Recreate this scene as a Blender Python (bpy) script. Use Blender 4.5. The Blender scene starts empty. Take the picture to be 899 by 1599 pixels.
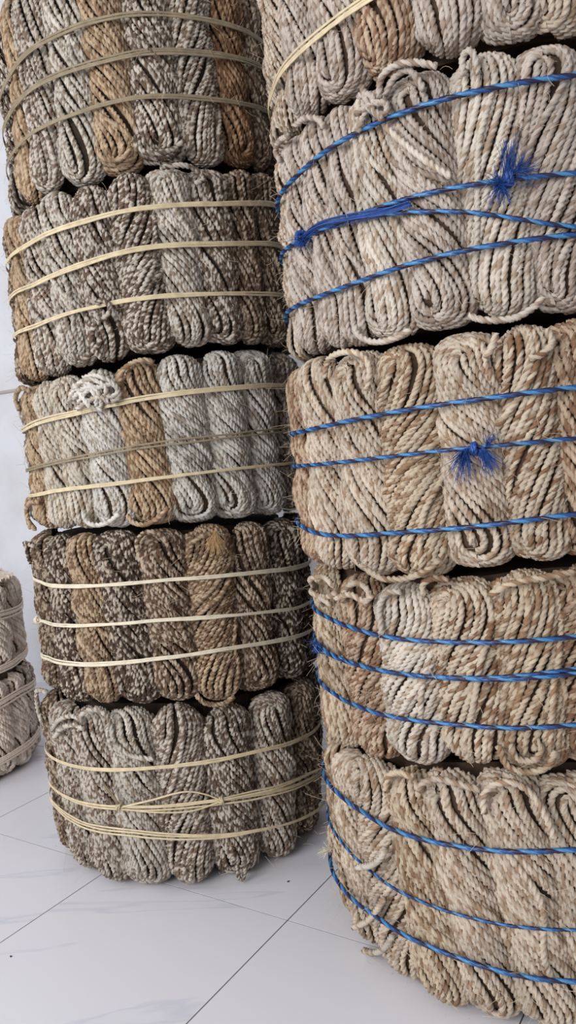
import bpy, math, random
import numpy as np
from mathutils import Matrix, Vector

SC = bpy.context.scene
COL = SC.collection
random.seed(7)
RNG = np.random.default_rng(11)

# ------------------------------------------------------------------ camera
IMG_W, IMG_H = 899, 1599
FPX = 1225.0
CAM_H = 1.15
ROLL, PITCH = math.radians(4.3), math.radians(4.3)
FW = np.array([0, math.cos(PITCH), -math.sin(PITCH)])
UP0 = np.array([0, math.sin(PITCH), math.cos(PITCH)])
RT0 = np.array([1.0, 0, 0])
RT = math.cos(ROLL) * RT0 - math.sin(ROLL) * UP0
UP = math.sin(ROLL) * RT0 + math.cos(ROLL) * UP0
CAM = np.array([0, 0, CAM_H])
cam_d = bpy.data.cameras.new('camera')
cam = bpy.data.objects.new('camera', cam_d)
COL.objects.link(cam)
cam_d.sensor_width = 36.0
cam_d.lens = FPX / IMG_H * 36.0
cam_d.clip_start = 0.02
cam.matrix_world = Matrix(((RT[0], UP[0], -FW[0], 0), (RT[1], UP[1], -FW[1], 0),
                           (RT[2], UP[2], -FW[2], CAM_H), (0, 0, 0, 1)))
SC.camera = cam

# ------------------------------------------------------------------ light
world = bpy.data.worlds.new('daylight')
SC.world = world
world.use_nodes = True
wb = world.node_tree.nodes['Background']
wb.inputs[0].default_value = (0.90, 0.93, 1.0, 1)
wb.inputs[1].default_value = 0.62


def area(name, loc, target, size, size_y, power, col):
    d = bpy.data.lights.new(name, 'AREA')
    d.shape = 'RECTANGLE'
    d.size, d.size_y = size, size_y
    d.energy = power
    d.color = col
    o = bpy.data.objects.new(name, d)
    COL.objects.link(o)
    o.location = loc
    o.rotation_euler = (Vector(target) - Vector(loc)).to_track_quat('-Z', 'Y').to_euler()
    return o


# daylight through the open doorway, in front and to the left of the stacks
area('doorway_daylight', (-2.6, -1.6, 2.3), (0.0, 2.2, 0.9), 2.6, 2.4, 175, (0.96, 0.98, 1.0))
area('window_daylight', (-3.6, 1.2, 2.6), (-0.5, 2.3, 0.9), 1.4, 1.6, 30, (0.90, 0.95, 1.0))
SC.view_settings.view_transform = 'Standard'
SC.view_settings.look = 'None'
SC.view_settings.gamma = 1.0
SC.view_settings.exposure = 0.0
SC.view_settings.use_curve_mapping = False


# ------------------------------------------------------------------ helpers
def lin(c):
    return tuple(((v / 255) / 12.92 if v / 255 <= 0.04045 else ((v / 255 + 0.055) / 1.055) ** 2.4) for v in c) + (1.0,)


def ray(px, py):
    return FW + RT * (px - 449.5) / FPX + UP * (799.5 - py) / FPX


def project(P):
    d = P - CAM
    k = d @ FW
    return 449.5 + FPX * (d @ RT) / k, 799.5 - FPX * (d @ UP) / k


def link(name, me, mat, parent=None):
    o = bpy.data.objects.new(name, me)
    COL.objects.link(o)
    if mat is not None and len(me.materials) == 0:
        me.materials.append(mat)
    if parent is not None:
        o.parent = parent
    return o


def empty(name, loc):
    o = bpy.data.objects.new(name, None)
    o.empty_display_size = 0.1
    COL.objects.link(o)
    o.location = loc
    return o


def fast_mesh(name, verts, quads, uv=None, smooth=True, matidx=None):
    me = bpy.data.meshes.new(name)
    nv, nf = len(verts), len(quads)
    k = quads.shape[1]
    me.vertices.add(nv)
    me.vertices.foreach_set('co', np.ascontiguousarray(verts, dtype=np.float32).ravel())
    me.loops.add(nf * k)
    me.loops.foreach_set('vertex_index', np.ascontiguousarray(quads, dtype=np.int32).ravel())
    me.polygons.add(nf)
    me.polygons.foreach_set('loop_start', np.arange(0, nf * k, k, dtype=np.int32))
    me.polygons.foreach_set('loop_total', np.full(nf, k, dtype=np.int32))
    me.polygons.foreach_set('use_smooth', np.full(nf, smooth, dtype=bool))
    if uv is not None:
        l = me.uv_layers.new(name='lay')
        l.data.foreach_set('uv', np.ascontiguousarray(uv, dtype=np.float32).ravel())
    me.update(calc_edges=True)
    return me


def box_mesh(name, sx, sy, sz, bevel=0.0):
    import bmesh
    bm = bmesh.new()
    bmesh.ops.create_cube(bm, size=1.0)
    for v in bm.verts:
        v.co = Vector((v.co.x * sx, v.co.y * sy, v.co.z * sz))
    if bevel:
        bmesh.ops.bevel(bm, geom=list(bm.edges), offset=bevel, segments=1, affect='EDGES')
    me = bpy.data.meshes.new(name)
    bm.to_mesh(me)
    bm.free()
    return me


# ------------------------------------------------------------------ materials
def nodes_of(name):
    m = bpy.data.materials.new(name)
    m.use_nodes = True
    nt = m.node_tree
    return m, nt, nt.nodes['Principled BSDF']


ROPE_GAIN = 0.64


def rope_mat(name, light, dark, share, soft=0.07, freq=1.0, low=0.30, third=None, mottle=0.20, gain=ROPE_GAIN):
    """laid rope: each ply keeps to a pale or a dark yarn for a turn or two (UV: x = strand + ply, y = turns)"""
    m, nt, bs = nodes_of(name)
    N, L = nt.nodes, nt.links
    uv = N.new('ShaderNodeUVMap'); uv.uv_map = 'lay'
    sep = N.new('ShaderNodeSeparateXYZ'); L.new(uv.outputs[0], sep.inputs[0])
    mu = N.new('ShaderNodeMath'); mu.operation = 'MULTIPLY'; mu.inputs[1].default_value = 17.31
    L.new(sep.outputs[0], mu.inputs[0])

    def noise(fr, off, detail=0.0):
        mv = N.new('ShaderNodeMath'); mv.operation = 'MULTIPLY_ADD'
        mv.inputs[1].default_value = fr; mv.inputs[2].default_value = off
        L.new(sep.outputs[1], mv.inputs[0])
        cb = N.new('ShaderNodeCombineXYZ')
        L.new(mu.outputs[0], cb.inputs[0]); L.new(mv.outputs[0], cb.inputs[1])
        n = N.new('ShaderNodeTexNoise'); n.noise_dimensions = '2D'
        n.inputs['Scale'].default_value = 1.0; n.inputs['Detail'].default_value = detail
        L.new(cb.outputs[0], n.inputs['Vector'])
        return n.outputs[0]
    a, b = noise(freq, 0.0), noise(freq * 0.17, 31.0)
    mx = N.new('ShaderNodeMix'); mx.data_type = 'FLOAT'; mx.inputs[0].default_value = low
    L.new(a, mx.inputs[2]); L.new(b, mx.inputs[3])
    cr = N.new('ShaderNodeValToRGB')
    thr = 0.5 + (share - 0.5) * 0.36
    e = cr.color_ramp.elements
    e[0].position = max(0.0, thr - soft); e[0].color = tuple(min(1.0, v * gain) for v in lin(dark)[:3]) + (1,)
    e[1].position = min(1.0, thr + soft); e[1].color = tuple(min(1.0, v * gain) for v in lin(light)[:3]) + (1,)
    if third:
        t = cr.color_ramp.elements.new(min(0.99, thr + soft + 0.14)); t.color = lin(third)
    L.new(mx.outputs[0], cr.inputs[0])
    # uneven retting: large soft patches over the whole bale, and a shade per turn
    tc = N.new('ShaderNodeTexCoord')
    n2 = N.new('ShaderNodeTexNoise'); n2.inputs['Scale'].default_value = 9.0; n2.inputs['Detail'].default_value = 2.0
    L.new(tc.outputs['Object'], n2.inputs['Vector'])
    fl = N.new('ShaderNodeMath'); fl.operation = 'FLOOR'; L.new(sep.outputs[0], fl.inputs[0])
    wn = N.new('ShaderNodeTexWhiteNoise'); wn.noise_dimensions = '1D'; L.new(fl.outputs[0], wn.inputs['W'])
    ad = N.new('ShaderNodeMath'); ad.operation = 'MULTIPLY_ADD'; ad.inputs[1].default_value = 0.5
    L.new(wn.outputs[0], ad.inputs[0]); L.new(n2.outputs[0], ad.inputs[2])
    mr = N.new('ShaderNodeMapRange'); mr.inputs[1].default_value = 0.35; mr.inputs[2].default_value = 1.15
    mr.inputs[3].default_value = 1.0 - mottle; mr.inputs[4].default_value = 1.0 + mottle
    L.new(ad.outputs[0], mr.inputs[0])
    sc = N.new('ShaderNodeVectorMath'); sc.operation = 'SCALE'
    L.new(cr.outputs[0], sc.inputs[0]); L.new(mr.outputs[0], sc.inputs['Scale'])
    L.new(sc.outputs[0], bs.inputs['Base Color'])
    bs.inputs['Roughness'].default_value = 0.85
    bs.inputs['Specular IOR Level'].default_value = 0.25
    # fibres: fine streaks
    n3 = N.new('ShaderNodeTexNoise'); n3.inputs['Scale'].default_value = 420.0; n3.inputs['Detail'].default_value = 2.0
    L.new(tc.outputs['Object'], n3.inputs['Vector'])
    bp = N.new('ShaderNodeBump'); bp.inputs['Strength'].default_value = 0.35; bp.inputs['Distance'].default_value = 0.002
    L.new(n3.outputs[0], bp.inputs['Height']); L.new(bp.outputs[0], bs.inputs['Normal'])
    return m


def plain_mat(name, col, rough=0.8, var=0.0, scale=20.0, spec=0.3):
    m, nt, bs = nodes_of(name)
    N, L = nt.nodes, nt.links
    bs.inputs['Roughness'].default_value = rough
    bs.inputs['Specular IOR Level'].default_value = spec
    if var:
        tc = N.new('ShaderNodeTexCoord')
        n = N.new('ShaderNodeTexNoise'); n.inputs['Scale'].default_value = scale; n.inputs['Detail'].default_value = 4.0
        L.new(tc.outputs['Object'], n.inputs['Vector'])
        cr = N.new('ShaderNodeValToRGB')
        c = lin(col)
        cr.color_ramp.elements[0].position = 0.3; cr.color_ramp.elements[1].position = 0.7
        cr.color_ramp.elements[0].color = tuple(v * (1 - var) for v in c[:3]) + (1,)
        cr.color_ramp.elements[1].color = tuple(min(1, v * (1 + var)) for v in c[:3]) + (1,)
        L.new(n.outputs[0], cr.inputs[0]); L.new(cr.outputs[0], bs.inputs['Base Color'])
    else:
        bs.inputs['Base Color'].default_value = lin(col)
    return m


FL = dict(freq=2.5, low=0.14, soft=0.07)      # finely flecked two-colour yarn
PAL = {
    # straw-bound stack
    'grey':   rope_mat('rope_grey', (221, 208, 193), (138, 116, 98), 0.45, **FL),
    'pale':   rope_mat('rope_pale_grey', (228, 217, 203), (166, 147, 128), 0.36, **FL),
    'white':  rope_mat('rope_off_white', (240, 232, 221), (196, 180, 161), 0.30),
    'cream':  rope_mat('rope_cream', (226, 214, 196), (176, 155, 131), 0.34),
    'chaff':  rope_mat('rope_chaff', (226, 219, 208), (168, 153, 136), 0.36),
    'speck':  rope_mat('rope_speckled', (221, 208, 193), (118, 97, 80), 0.52, **FL),
    'dark':   rope_mat('rope_dark', (200, 179, 156), (112, 87, 68), 0.55, **FL),
    'black':  rope_mat('rope_dark_flecked', (212, 196, 177), (88, 69, 56), 0.62, **FL),
    'tan':    rope_mat('rope_tan', (210, 183, 151), (158, 126, 96), 0.45, freq=1.6),
    'umber':  rope_mat('rope_umber', (208, 181, 150), (140, 110, 84), 0.50, **FL),
    'rust':   rope_mat('rope_rust', (178, 143, 110), (122, 87, 61), 0.55, freq=1.8),
    # twine-bound stack
    'sand':   rope_mat('rope_sand', (231, 212, 190), (183, 153, 126), 0.32, gain=0.61),
    'rose':   rope_mat('rope_rose_grey', (222, 206, 192), (176, 153, 134), 0.36, gain=0.61),
    'chalk':  rope_mat('rope_chalk', (236, 222, 205), (190, 164, 139), 0.30, gain=0.61),
    'honey':  rope_mat('rope_honey', (227, 205, 177), (168, 134, 103), 0.38, gain=0.61),
    'brown':  rope_mat('rope_brown', (216, 188, 160), (156, 119, 92), 0.46, gain=0.61),
    'block':  rope_mat('rope_blocky', (234, 214, 188), (158, 120, 90), 0.32, freq=0.7, gain=0.61),
    # pale stack by the wall
    'bone':   rope_mat('rope_bone', (246, 230, 214), (214, 192, 172), 0.35, mottle=0.10, gain=0.86),
}
M_CORE = plain_mat('rope_shadow_fill', (78, 62, 50), 0.95, 0.25, 60.0, 0.1)  # dark brown puts the shade of the gaps into the fill colour
M_CORE_DARK = plain_mat('rope_deep_shadow_fill', (56, 46, 38), 0.95, 0.25, 60.0, 0.1)  # darker still, crevice shade painted into the fill of the darker bales
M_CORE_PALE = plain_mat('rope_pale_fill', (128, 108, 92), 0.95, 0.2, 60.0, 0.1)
M_STRAW = plain_mat('straw', (202, 184, 150), 0.55, 0.16, 45.0, 0.4)
M_STRAW_GREY = plain_mat('aged_straw', (136, 122, 98), 0.6, 0.2, 45.0, 0.35)
M_STRAW_WHITE = plain_mat('bleached_straw', (212, 200, 176), 0.55, 0.12, 45.0, 0.4)
M_TAPE = plain_mat('net_tape', (226, 208, 190), 0.8, 0.12, 90.0, 0.2)
M_FRAY = plain_mat('frayed_blue_fibre', (32, 70, 138), 0.5, 0.4, 120.0, 0.5)
M_TUFT = plain_mat('tan_fibre_tuft', (206, 170, 124), 0.8, 0.2, 90.0, 0.2)


def twine_mat():
    m, nt, bs = nodes_of('blue_twine')
    N, L = nt.nodes, nt.links
    uv = N.new('ShaderNodeUVMap'); uv.uv_map = 'lay'
    sep = N.new('ShaderNodeSeparateXYZ'); L.new(uv.outputs[0], sep.inputs[0])
    fr = N.new('ShaderNodeMath'); fr.operation = 'FRACT'; L.new(sep.outputs[0], fr.inputs[0])
    cr = N.new('ShaderNodeValToRGB'); cr.color_ramp.interpolation = 'CONSTANT'
    e = cr.color_ramp.elements
    e[0].position = 0.0; e[0].color = lin((26, 22, 56))
    e[1].position = 0.34; e[1].color = lin((24, 70, 126))
    t = e.new(0.67); t.color = lin((66, 122, 168))
    L.new(fr.outputs[0], cr.inputs[0])
    tc = N.new('ShaderNodeTexCoord')
    n = N.new('ShaderNodeTexNoise'); n.inputs['Scale'].default_value = 160.0
    L.new(tc.outputs['Object'], n.inputs['Vector'])
    mr = N.new('ShaderNodeMapRange'); mr.inputs[3].default_value = 0.65; mr.inputs[4].default_value = 1.35
    L.new(n.outputs[0], mr.inputs[0])
    sc = N.new('ShaderNodeVectorMath'); sc.operation = 'SCALE'
    L.new(cr.outputs[0], sc.inputs[0]); L.new(mr.outputs[0], sc.inputs['Scale'])
    L.new(sc.outputs[0], bs.inputs['Base Color'])
    bs.inputs['Roughness'].default_value = 0.4
    return m


M_TWINE = twine_mat()


def marble_mat():
    m, nt, bs = nodes_of('marble_tile')
    N, L = nt.nodes, nt.links
    tc = N.new('ShaderNodeTexCoord')
    oi = N.new('ShaderNodeObjectInfo')
    ad = N.new('ShaderNodeVectorMath'); ad.operation = 'ADD'
    rs = N.new('ShaderNodeVectorMath'); rs.operation = 'SCALE'; rs.inputs['Scale'].default_value = 37.0
    cb = N.new('ShaderNodeCombineXYZ')
    for i in range(3):
        L.new(oi.outputs['Random'], cb.inputs[i])
    L.new(cb.outputs[0], rs.inputs[0])
    L.new(tc.outputs['Object'], ad.inputs[0]); L.new(rs.outputs[0], ad.inputs[1])
    m0 = N.new('ShaderNodeMapping'); m0.inputs['Rotation'].default_value = (0, 0, math.radians(57))
    L.new(ad.outputs[0], m0.inputs[0])
    mp = N.new('ShaderNodeMapping')
    mp.inputs['Scale'].default_value = (0.9, 5.0, 1.0)
    L.new(m0.outputs[0], mp.inputs[0])
    n = N.new('ShaderNodeTexNoise'); n.inputs['Scale'].default_value = 1.5; n.inputs['Detail'].default_value = 5.0
    n.inputs['Distortion'].default_value = 0.5
    L.new(mp.outputs[0], n.inputs['Vector'])
    cr = N.new('ShaderNodeValToRGB')
    e = cr.color_ramp.elements
    e[0].position = 0.0; e[0].color = lin((220, 217, 220))
    e[1].position = 1.0; e[1].color = lin((222, 219, 222))
    for p, c in ((0.615, (219, 216, 220)), (0.645, (204, 203, 211)), (0.67, (217, 214, 219))):
        q = e.new(p); q.color = lin(c)
    L.new(n.outputs[0], cr.inputs[0])
    L.new(cr.outputs[0], bs.inputs['Base Color'])
    n2 = N.new('ShaderNodeTexNoise'); n2.inputs['Scale'].default_value = 5.0; n2.inputs['Detail'].default_value = 3.0
    L.new(ad.outputs[0], n2.inputs['Vector'])
    mr = N.new('ShaderNodeMapRange'); mr.inputs[3].default_value = 0.28; mr.inputs[4].default_value = 0.5
    L.new(n2.outputs[0], mr.inputs[0]); L.new(mr.outputs[0], bs.inputs['Roughness'])
    return m


def wall_mat():
    m, nt, bs = nodes_of('whitewashed_plaster')
    N, L = nt.nodes, nt.links
    tc = N.new('ShaderNodeTexCoord')
    n = N.new('ShaderNodeTexNoise'); n.inputs['Scale'].default_value = 5.0; n.inputs['Detail'].default_value = 6.0
    L.new(tc.outputs['Object'], n.inputs['Vector'])
    cr = N.new('ShaderNodeValToRGB')
    e = cr.color_ramp.elements
    e[0].position = 0.33; e[0].color = lin((208, 205, 206))
    e[1].position = 0.62; e[1].color = lin((217, 216, 220))
    L.new(n.outputs[0], cr.inputs[0]); L.new(cr.outputs[0], bs.inputs['Base Color'])
    bs.inputs['Roughness'].default_value = 0.7
    bp = N.new('ShaderNodeBump'); bp.inputs['Strength'].default_value = 0.15
    L.new(n.outputs[0], bp.inputs['Height']); L.new(bp.outputs[0], bs.inputs['Normal'])
    return m


# ------------------------------------------------------------------ floor and wall
AX = math.radians(57.65)
DA = np.array([math.cos(AX), math.sin(AX)])
DN = np.array([DA[1], -DA[0]])
TILE = 0.599
WALL_N = 2.44 * CAM_H
floor = link('floor', box_mesh('floor', 8.4, 8.4, 0.04), plain_mat('grout', (84, 80, 79), 0.95, 0.0, 1.0, 0.05))
floor['kind'] = 'structure'
floor.location = (-0.3, 1.6, -0.0212)
M_MARBLE = marble_mat()
tile_me = box_mesh('tile', TILE - 0.0030, TILE - 0.0030, 0.004)
tile_me.materials.append(M_MARBLE)
N0, A0 = -0.9219 * CAM_H, 1.331 * CAM_H
for i in range(-7, 5):
    for j in range(-5, 4):
        p = DN * (N0 + (i + 0.5) * TILE) + DA * (A0 + (j + 0.5) * TILE)
        if DA @ p - TILE / 2 > WALL_N:
            continue
        t = link('tile', tile_me, None, floor)
        t.rotation_euler = (0, 0, AX)
        t.location = (p[0] + 0.3, p[1] - 1.6, 0.0212 - 0.002)
wp = DA * (WALL_N + 0.06) + DN * (-1.2)
wall = link('wall_back', box_mesh('wall_back', 11.0, 0.12, 3.6), wall_mat())
wall['kind'] = 'structure'
wall.location = (wp[0], wp[1], 1.8)
wall.rotation_euler = (0, 0, AX - math.pi / 2)


def on_wall(px, py):
    d = ray(px, py)
    s = WALL_N / (d[:2] @ DA)
    return CAM + d * s


lz = on_wall(10, 612)[2]
trim = link('trim_1', box_mesh('trim_1', 11.0, 0.012, 0.016, 0.003), plain_mat('grimy_ledge', (176, 166, 160), 0.8, 0.15, 8.0))
trim['kind'] = 'structure'
tp = DA * (WALL_N - 0.004) + DN * (-1.2)
trim.location = (tp[0], tp[1], lz)
trim.rotation_euler = wall.rotation_euler


# ------------------------------------------------------------------ rope geometry
def resample(P, n):
    """P (S,M,3) -> (S,n,3) evenly spaced by length; also lengths"""
    seg = np.linalg.norm(np.diff(P, axis=1), axis=2)
    cum = np.concatenate([np.zeros((len(P), 1)), np.cumsum(seg, axis=1)], axis=1)
    out = np.empty((len(P), n, 3))
    for s in range(len(P)):
        q = np.linspace(0, cum[s, -1], n)
        for k in range(3):
            out[s, :, k] = np.interp(q, cum[s], P[s, :, k])
    return out, cum[:, -1]


def frames(P):
    """rotation-minimising frames for S polylines at once"""
    T = np.gradient(P, axis=1)
    T /= np.linalg.norm(T, axis=2, keepdims=True) + 1e-12
    S, n, _ = P.shape
    U = np.empty_like(P)
    ref = np.where(np.abs(T[:, 0, 2:3]) > 0.8, np.array([[1.0, 0.3, 0]]), np.array([[0.1, 0.2, 1.0]]))
    u = ref - np.sum(ref * T[:, 0], axis=1, keepdims=True) * T[:, 0]
    u /= np.linalg.norm(u, axis=1, keepdims=True)
    U[:, 0] = u
    for i in range(1, n):
        u = u - np.sum(u * T[:, i], axis=1, keepdims=True) * T[:, i]
        u /= np.linalg.norm(u, axis=1, keepdims=True) + 1e-12
        U[:, i] = u
    return T, U, np.cross(T, U)


STRAND_ID = [0]


def rope_arrays(P, r, pitch, per=7, ply=3, seg=3, depth=0.30):
    """tube rings of a laid rope along each polyline of P (S,M,3)"""
    L = np.linalg.norm(np.diff(P, axis=1), axis=2).sum(axis=1)
    n = max(6, int(L.max() / pitch * per) + 1)
    Q, L = resample(P, n)
    T, U, V = frames(Q)
    S = len(Q)
    m = ply * seg
    k = np.arange(m)
    prof = np.where(k % seg == 0, 1.0 - depth, 1.0 + 0.02)
    turns = (L / pitch)[:, None] * np.linspace(0, 1, n)[None, :]
    ph = RNG.uniform(0, 6.28, S)[:, None]
    ang = (k * 2 * np.pi / m)[None, None, :] + (2 * np.pi * turns + ph)[:, :, None]
    rr = r * prof
    ring = Q[:, :, None, :] + (np.cos(ang) * rr)[..., None] * U[:, :, None, :] + (np.sin(ang) * rr)[..., None] * V[:, :, None, :]
    return Q, ring, turns


def tube_runs(ring, turns, runs, sid, ply=3, seg=3):
    """verts, quads, uv of the kept runs [(i0,i1)...] of one strand"""
    m = ring.shape[1]
    vs, qs, uvs = [], [], []
    base = 0
    k = np.arange(m)
    pl = (k // seg + 0.5) / ply
    for a, b in runs:
        n = b - a
        vs.append(ring[a:b].reshape(-1, 3))
        i = np.arange(n - 1)[:, None]
        k2 = (k + 1) % m
        q = np.stack([i * m + k, i * m + k2, (i + 1) * m + k2, (i + 1) * m + k], axis=-1) + base
        qs.append(q.reshape(-1, 4))
        uu = np.broadcast_to((sid + pl)[None, :, None], (n - 1, m, 4))
        t0, t1 = turns[a:b - 1][:, None], turns[a + 1:b][:, None]
        o = (k // seg) / ply
        vv = np.stack([t0 + o, t0 + o, t1 + o, t1 + o], axis=-1)
        uvs.append(np.stack([uu, vv], axis=-1).reshape(-1, 2))
        base += n * m
    return np.concatenate(vs), np.concatenate(qs), np.concatenate(uvs)


def rope_object(name, pts, r, pitch, mat, parent, per=7, depth=0.30, M=80, ply=3, seg=3):
    """one free rope through the given points"""
    P = smooth_path(np.array(pts, float), M)[None]
    Q, ring, turns = rope_arrays(P, r, pitch, per, ply, seg, depth)
    STRAND_ID[0] += 1
    # close the ends with a small cone
    R = ring[0]
    R = np.concatenate([Q[0, :1][:, None, :] + (R[:1] - Q[0, :1][:, None, :]) * 0.05, R,
                        Q[0, -1:][:, None, :] + (R[-1:] - Q[0, -1:][:, None, :]) * 0.05])
    tu = np.concatenate([turns[0][:1], turns[0], turns[0][-1:]])
    v, q, uv = tube_runs(R, tu, [(0, len(R))], STRAND_ID[0], ply, seg)
    return link(name, fast_mesh(name, v, q, uv), mat, parent)


def smooth_path(pts, n):
    """Catmull-Rom through pts"""
    if len(pts) == 2:
        return np.linspace(pts[0], pts[1], n)
    P = np.concatenate([[2 * pts[0] - pts[1]], pts, [2 * pts[-1] - pts[-2]]])
    out = []
    u = np.linspace(0, len(pts) - 1 - 1e-9, n)
    for x in u:
        i = int(x); t = x - i
        p0, p1, p2, p3 = P[i], P[i + 1], P[i + 2], P[i + 3]
        out.append(0.5 * ((2 * p1) + (-p0 + p2) * t + (2 * p0 - 5 * p1 + 4 * p2 - p3) * t * t + (-p0 + 3 * p1 - 3 * p2 + p3) * t ** 3))
    return np.array(out)


def sstep(x):
    x = np.clip(x, 0, 1)
    return x * x * (3 - 2 * x)


# ------------------------------------------------------------------ bales
def rim(deg, z):
    """height of the joint between two bales against the angle (degrees from the side that faces the viewer)"""
    g = np.linspace(-180, 180, 361)
    zz = np.interp(g, deg, z)
    ker = np.exp(-0.5 * (np.arange(-16, 17) / 7.0) ** 2); ker /= ker.sum()
    zz = np.convolve(np.pad(zz, 16, mode='edge'), ker, mode='valid')
    return lambda rel: np.interp(np.degrees(rel), g, zz)


PI = math.pi


class Bale:
    def __init__(s, c, R, z0, z1, label, group, r, core, taper=0.0):
        s.c = np.array(c, float); s.R = R; s.r = r; s.taper = taper
        s.low = z0 if callable(z0) else (lambda q, k=z0: k + 0 * q)
        s.high = z1 if callable(z1) else (lambda q, k=z1: k + 0 * q)
        z0, z1 = float(s.low(0.0)), float(s.high(0.0))
        s.z0 = z0; s.z1 = z1
        s.root = empty('rope_bale', (c[0], c[1], z0))
        s.root['label'] = label; s.root['category'] = 'rope bale'; s.root['group'] = group
        s.off = np.array([c[0], c[1], z0])
        s.face = math.atan2(-c[1], -c[0])
        s.straps = []          # list of functions theta -> z (world)
        s.hanks = []           # (theta_t, theta_b, W, D, R)
        s.core = core

    def pt(s, th, z, R=None):
        R = s.R if R is None else R
        return np.array([s.c[0] + R * math.cos(th), s.c[1] + R * math.sin(th), z])

    def theta_at(s, px, z):
        """angle on the bale's near side that stands at picture column px at height z"""
        best, bt = 1e9, 0
        for th in np.linspace(s.face - 1.40, s.face + 1.40, 561):
            e = abs(project(s.pt(th, z))[0] - px)
            if e < best:
                best, bt = e, th
        return bt

    def hit(s, px, py, R=None):
        R = s.R if R is None else R
        d = ray(px, py)
        a = d[:2] @ d[:2]; b = -2 * d[:2] @ s.c; c = s.c @ s.c - R * R
        t = (-b - math.sqrt(max(b * b - 4 * a * c, 0))) / (2 * a)
        P = CAM + t * d
        return math.atan2(P[1] - s.c[1], P[0] - s.c[0]), P[2]

    def strap_fn(s, pts):
        th, z = zip(*[s.hit(*p) for p in pts])
        th, z = np.array(th), np.array(z)
        o = np.argsort(th); th, z = th[o], z[o]
        g = np.linspace(s.face - math.pi, s.face + math.pi, 361)
        zz = np.interp(g, th, z)
        ker = np.exp(-0.5 * (np.arange(-14, 15) / 5.0) ** 2); ker /= ker.sum()
        zz = np.convolve(np.pad(zz, 14, mode='edge'), ker, mode='valid')
        f = lambda t: np.interp(t, g, zz)
        s.straps.append(f)
        return f

    def pinch(s, th, z):
        d = np.zeros(np.broadcast(th, z).shape)
        for f in s.straps:
            d = np.maximum(d, np.exp(-0.5 * ((z - f(th)) / 0.024) ** 2))
        return 0.009 * d

    def outer(s, th):
        """taut outline of the hanks at angle th (world radius)"""
        g = np.linspace(s.face - math.pi, s.face + math.pi, 721)
        m = np.full(len(g), s.R * 0.93)
        for (tt, tb, W, D, R) in s.hanks:
            x = (g - 0.5 * (tt + tb)) * R / W
            y = np.where(np.abs(x) < 1, R - D + D * np.sqrt(np.clip(1 - x * x, 0, 1)), 0)
            m = np.maximum(m, y)
        # bridge the hollows between hanks
        k = 14
        mx = np.array([m[max(0, i - k):i + k + 1].max() for i in range(len(m))])
        ker = np.exp(-0.5 * (np.arange(-20, 21) / 8.0) ** 2); ker /= ker.sum()
        sm = np.convolve(np.pad(mx, 20, mode='edge'), ker, mode='valid')
        return np.interp(th, g, sm)


def hank_point(b, h, phi, kind, x):
    """points of the hank surface.  phi: body angle (0 = outward); kind: 'bot'|'body'|'top'; x: parameter arrays"""
    pass


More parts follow.
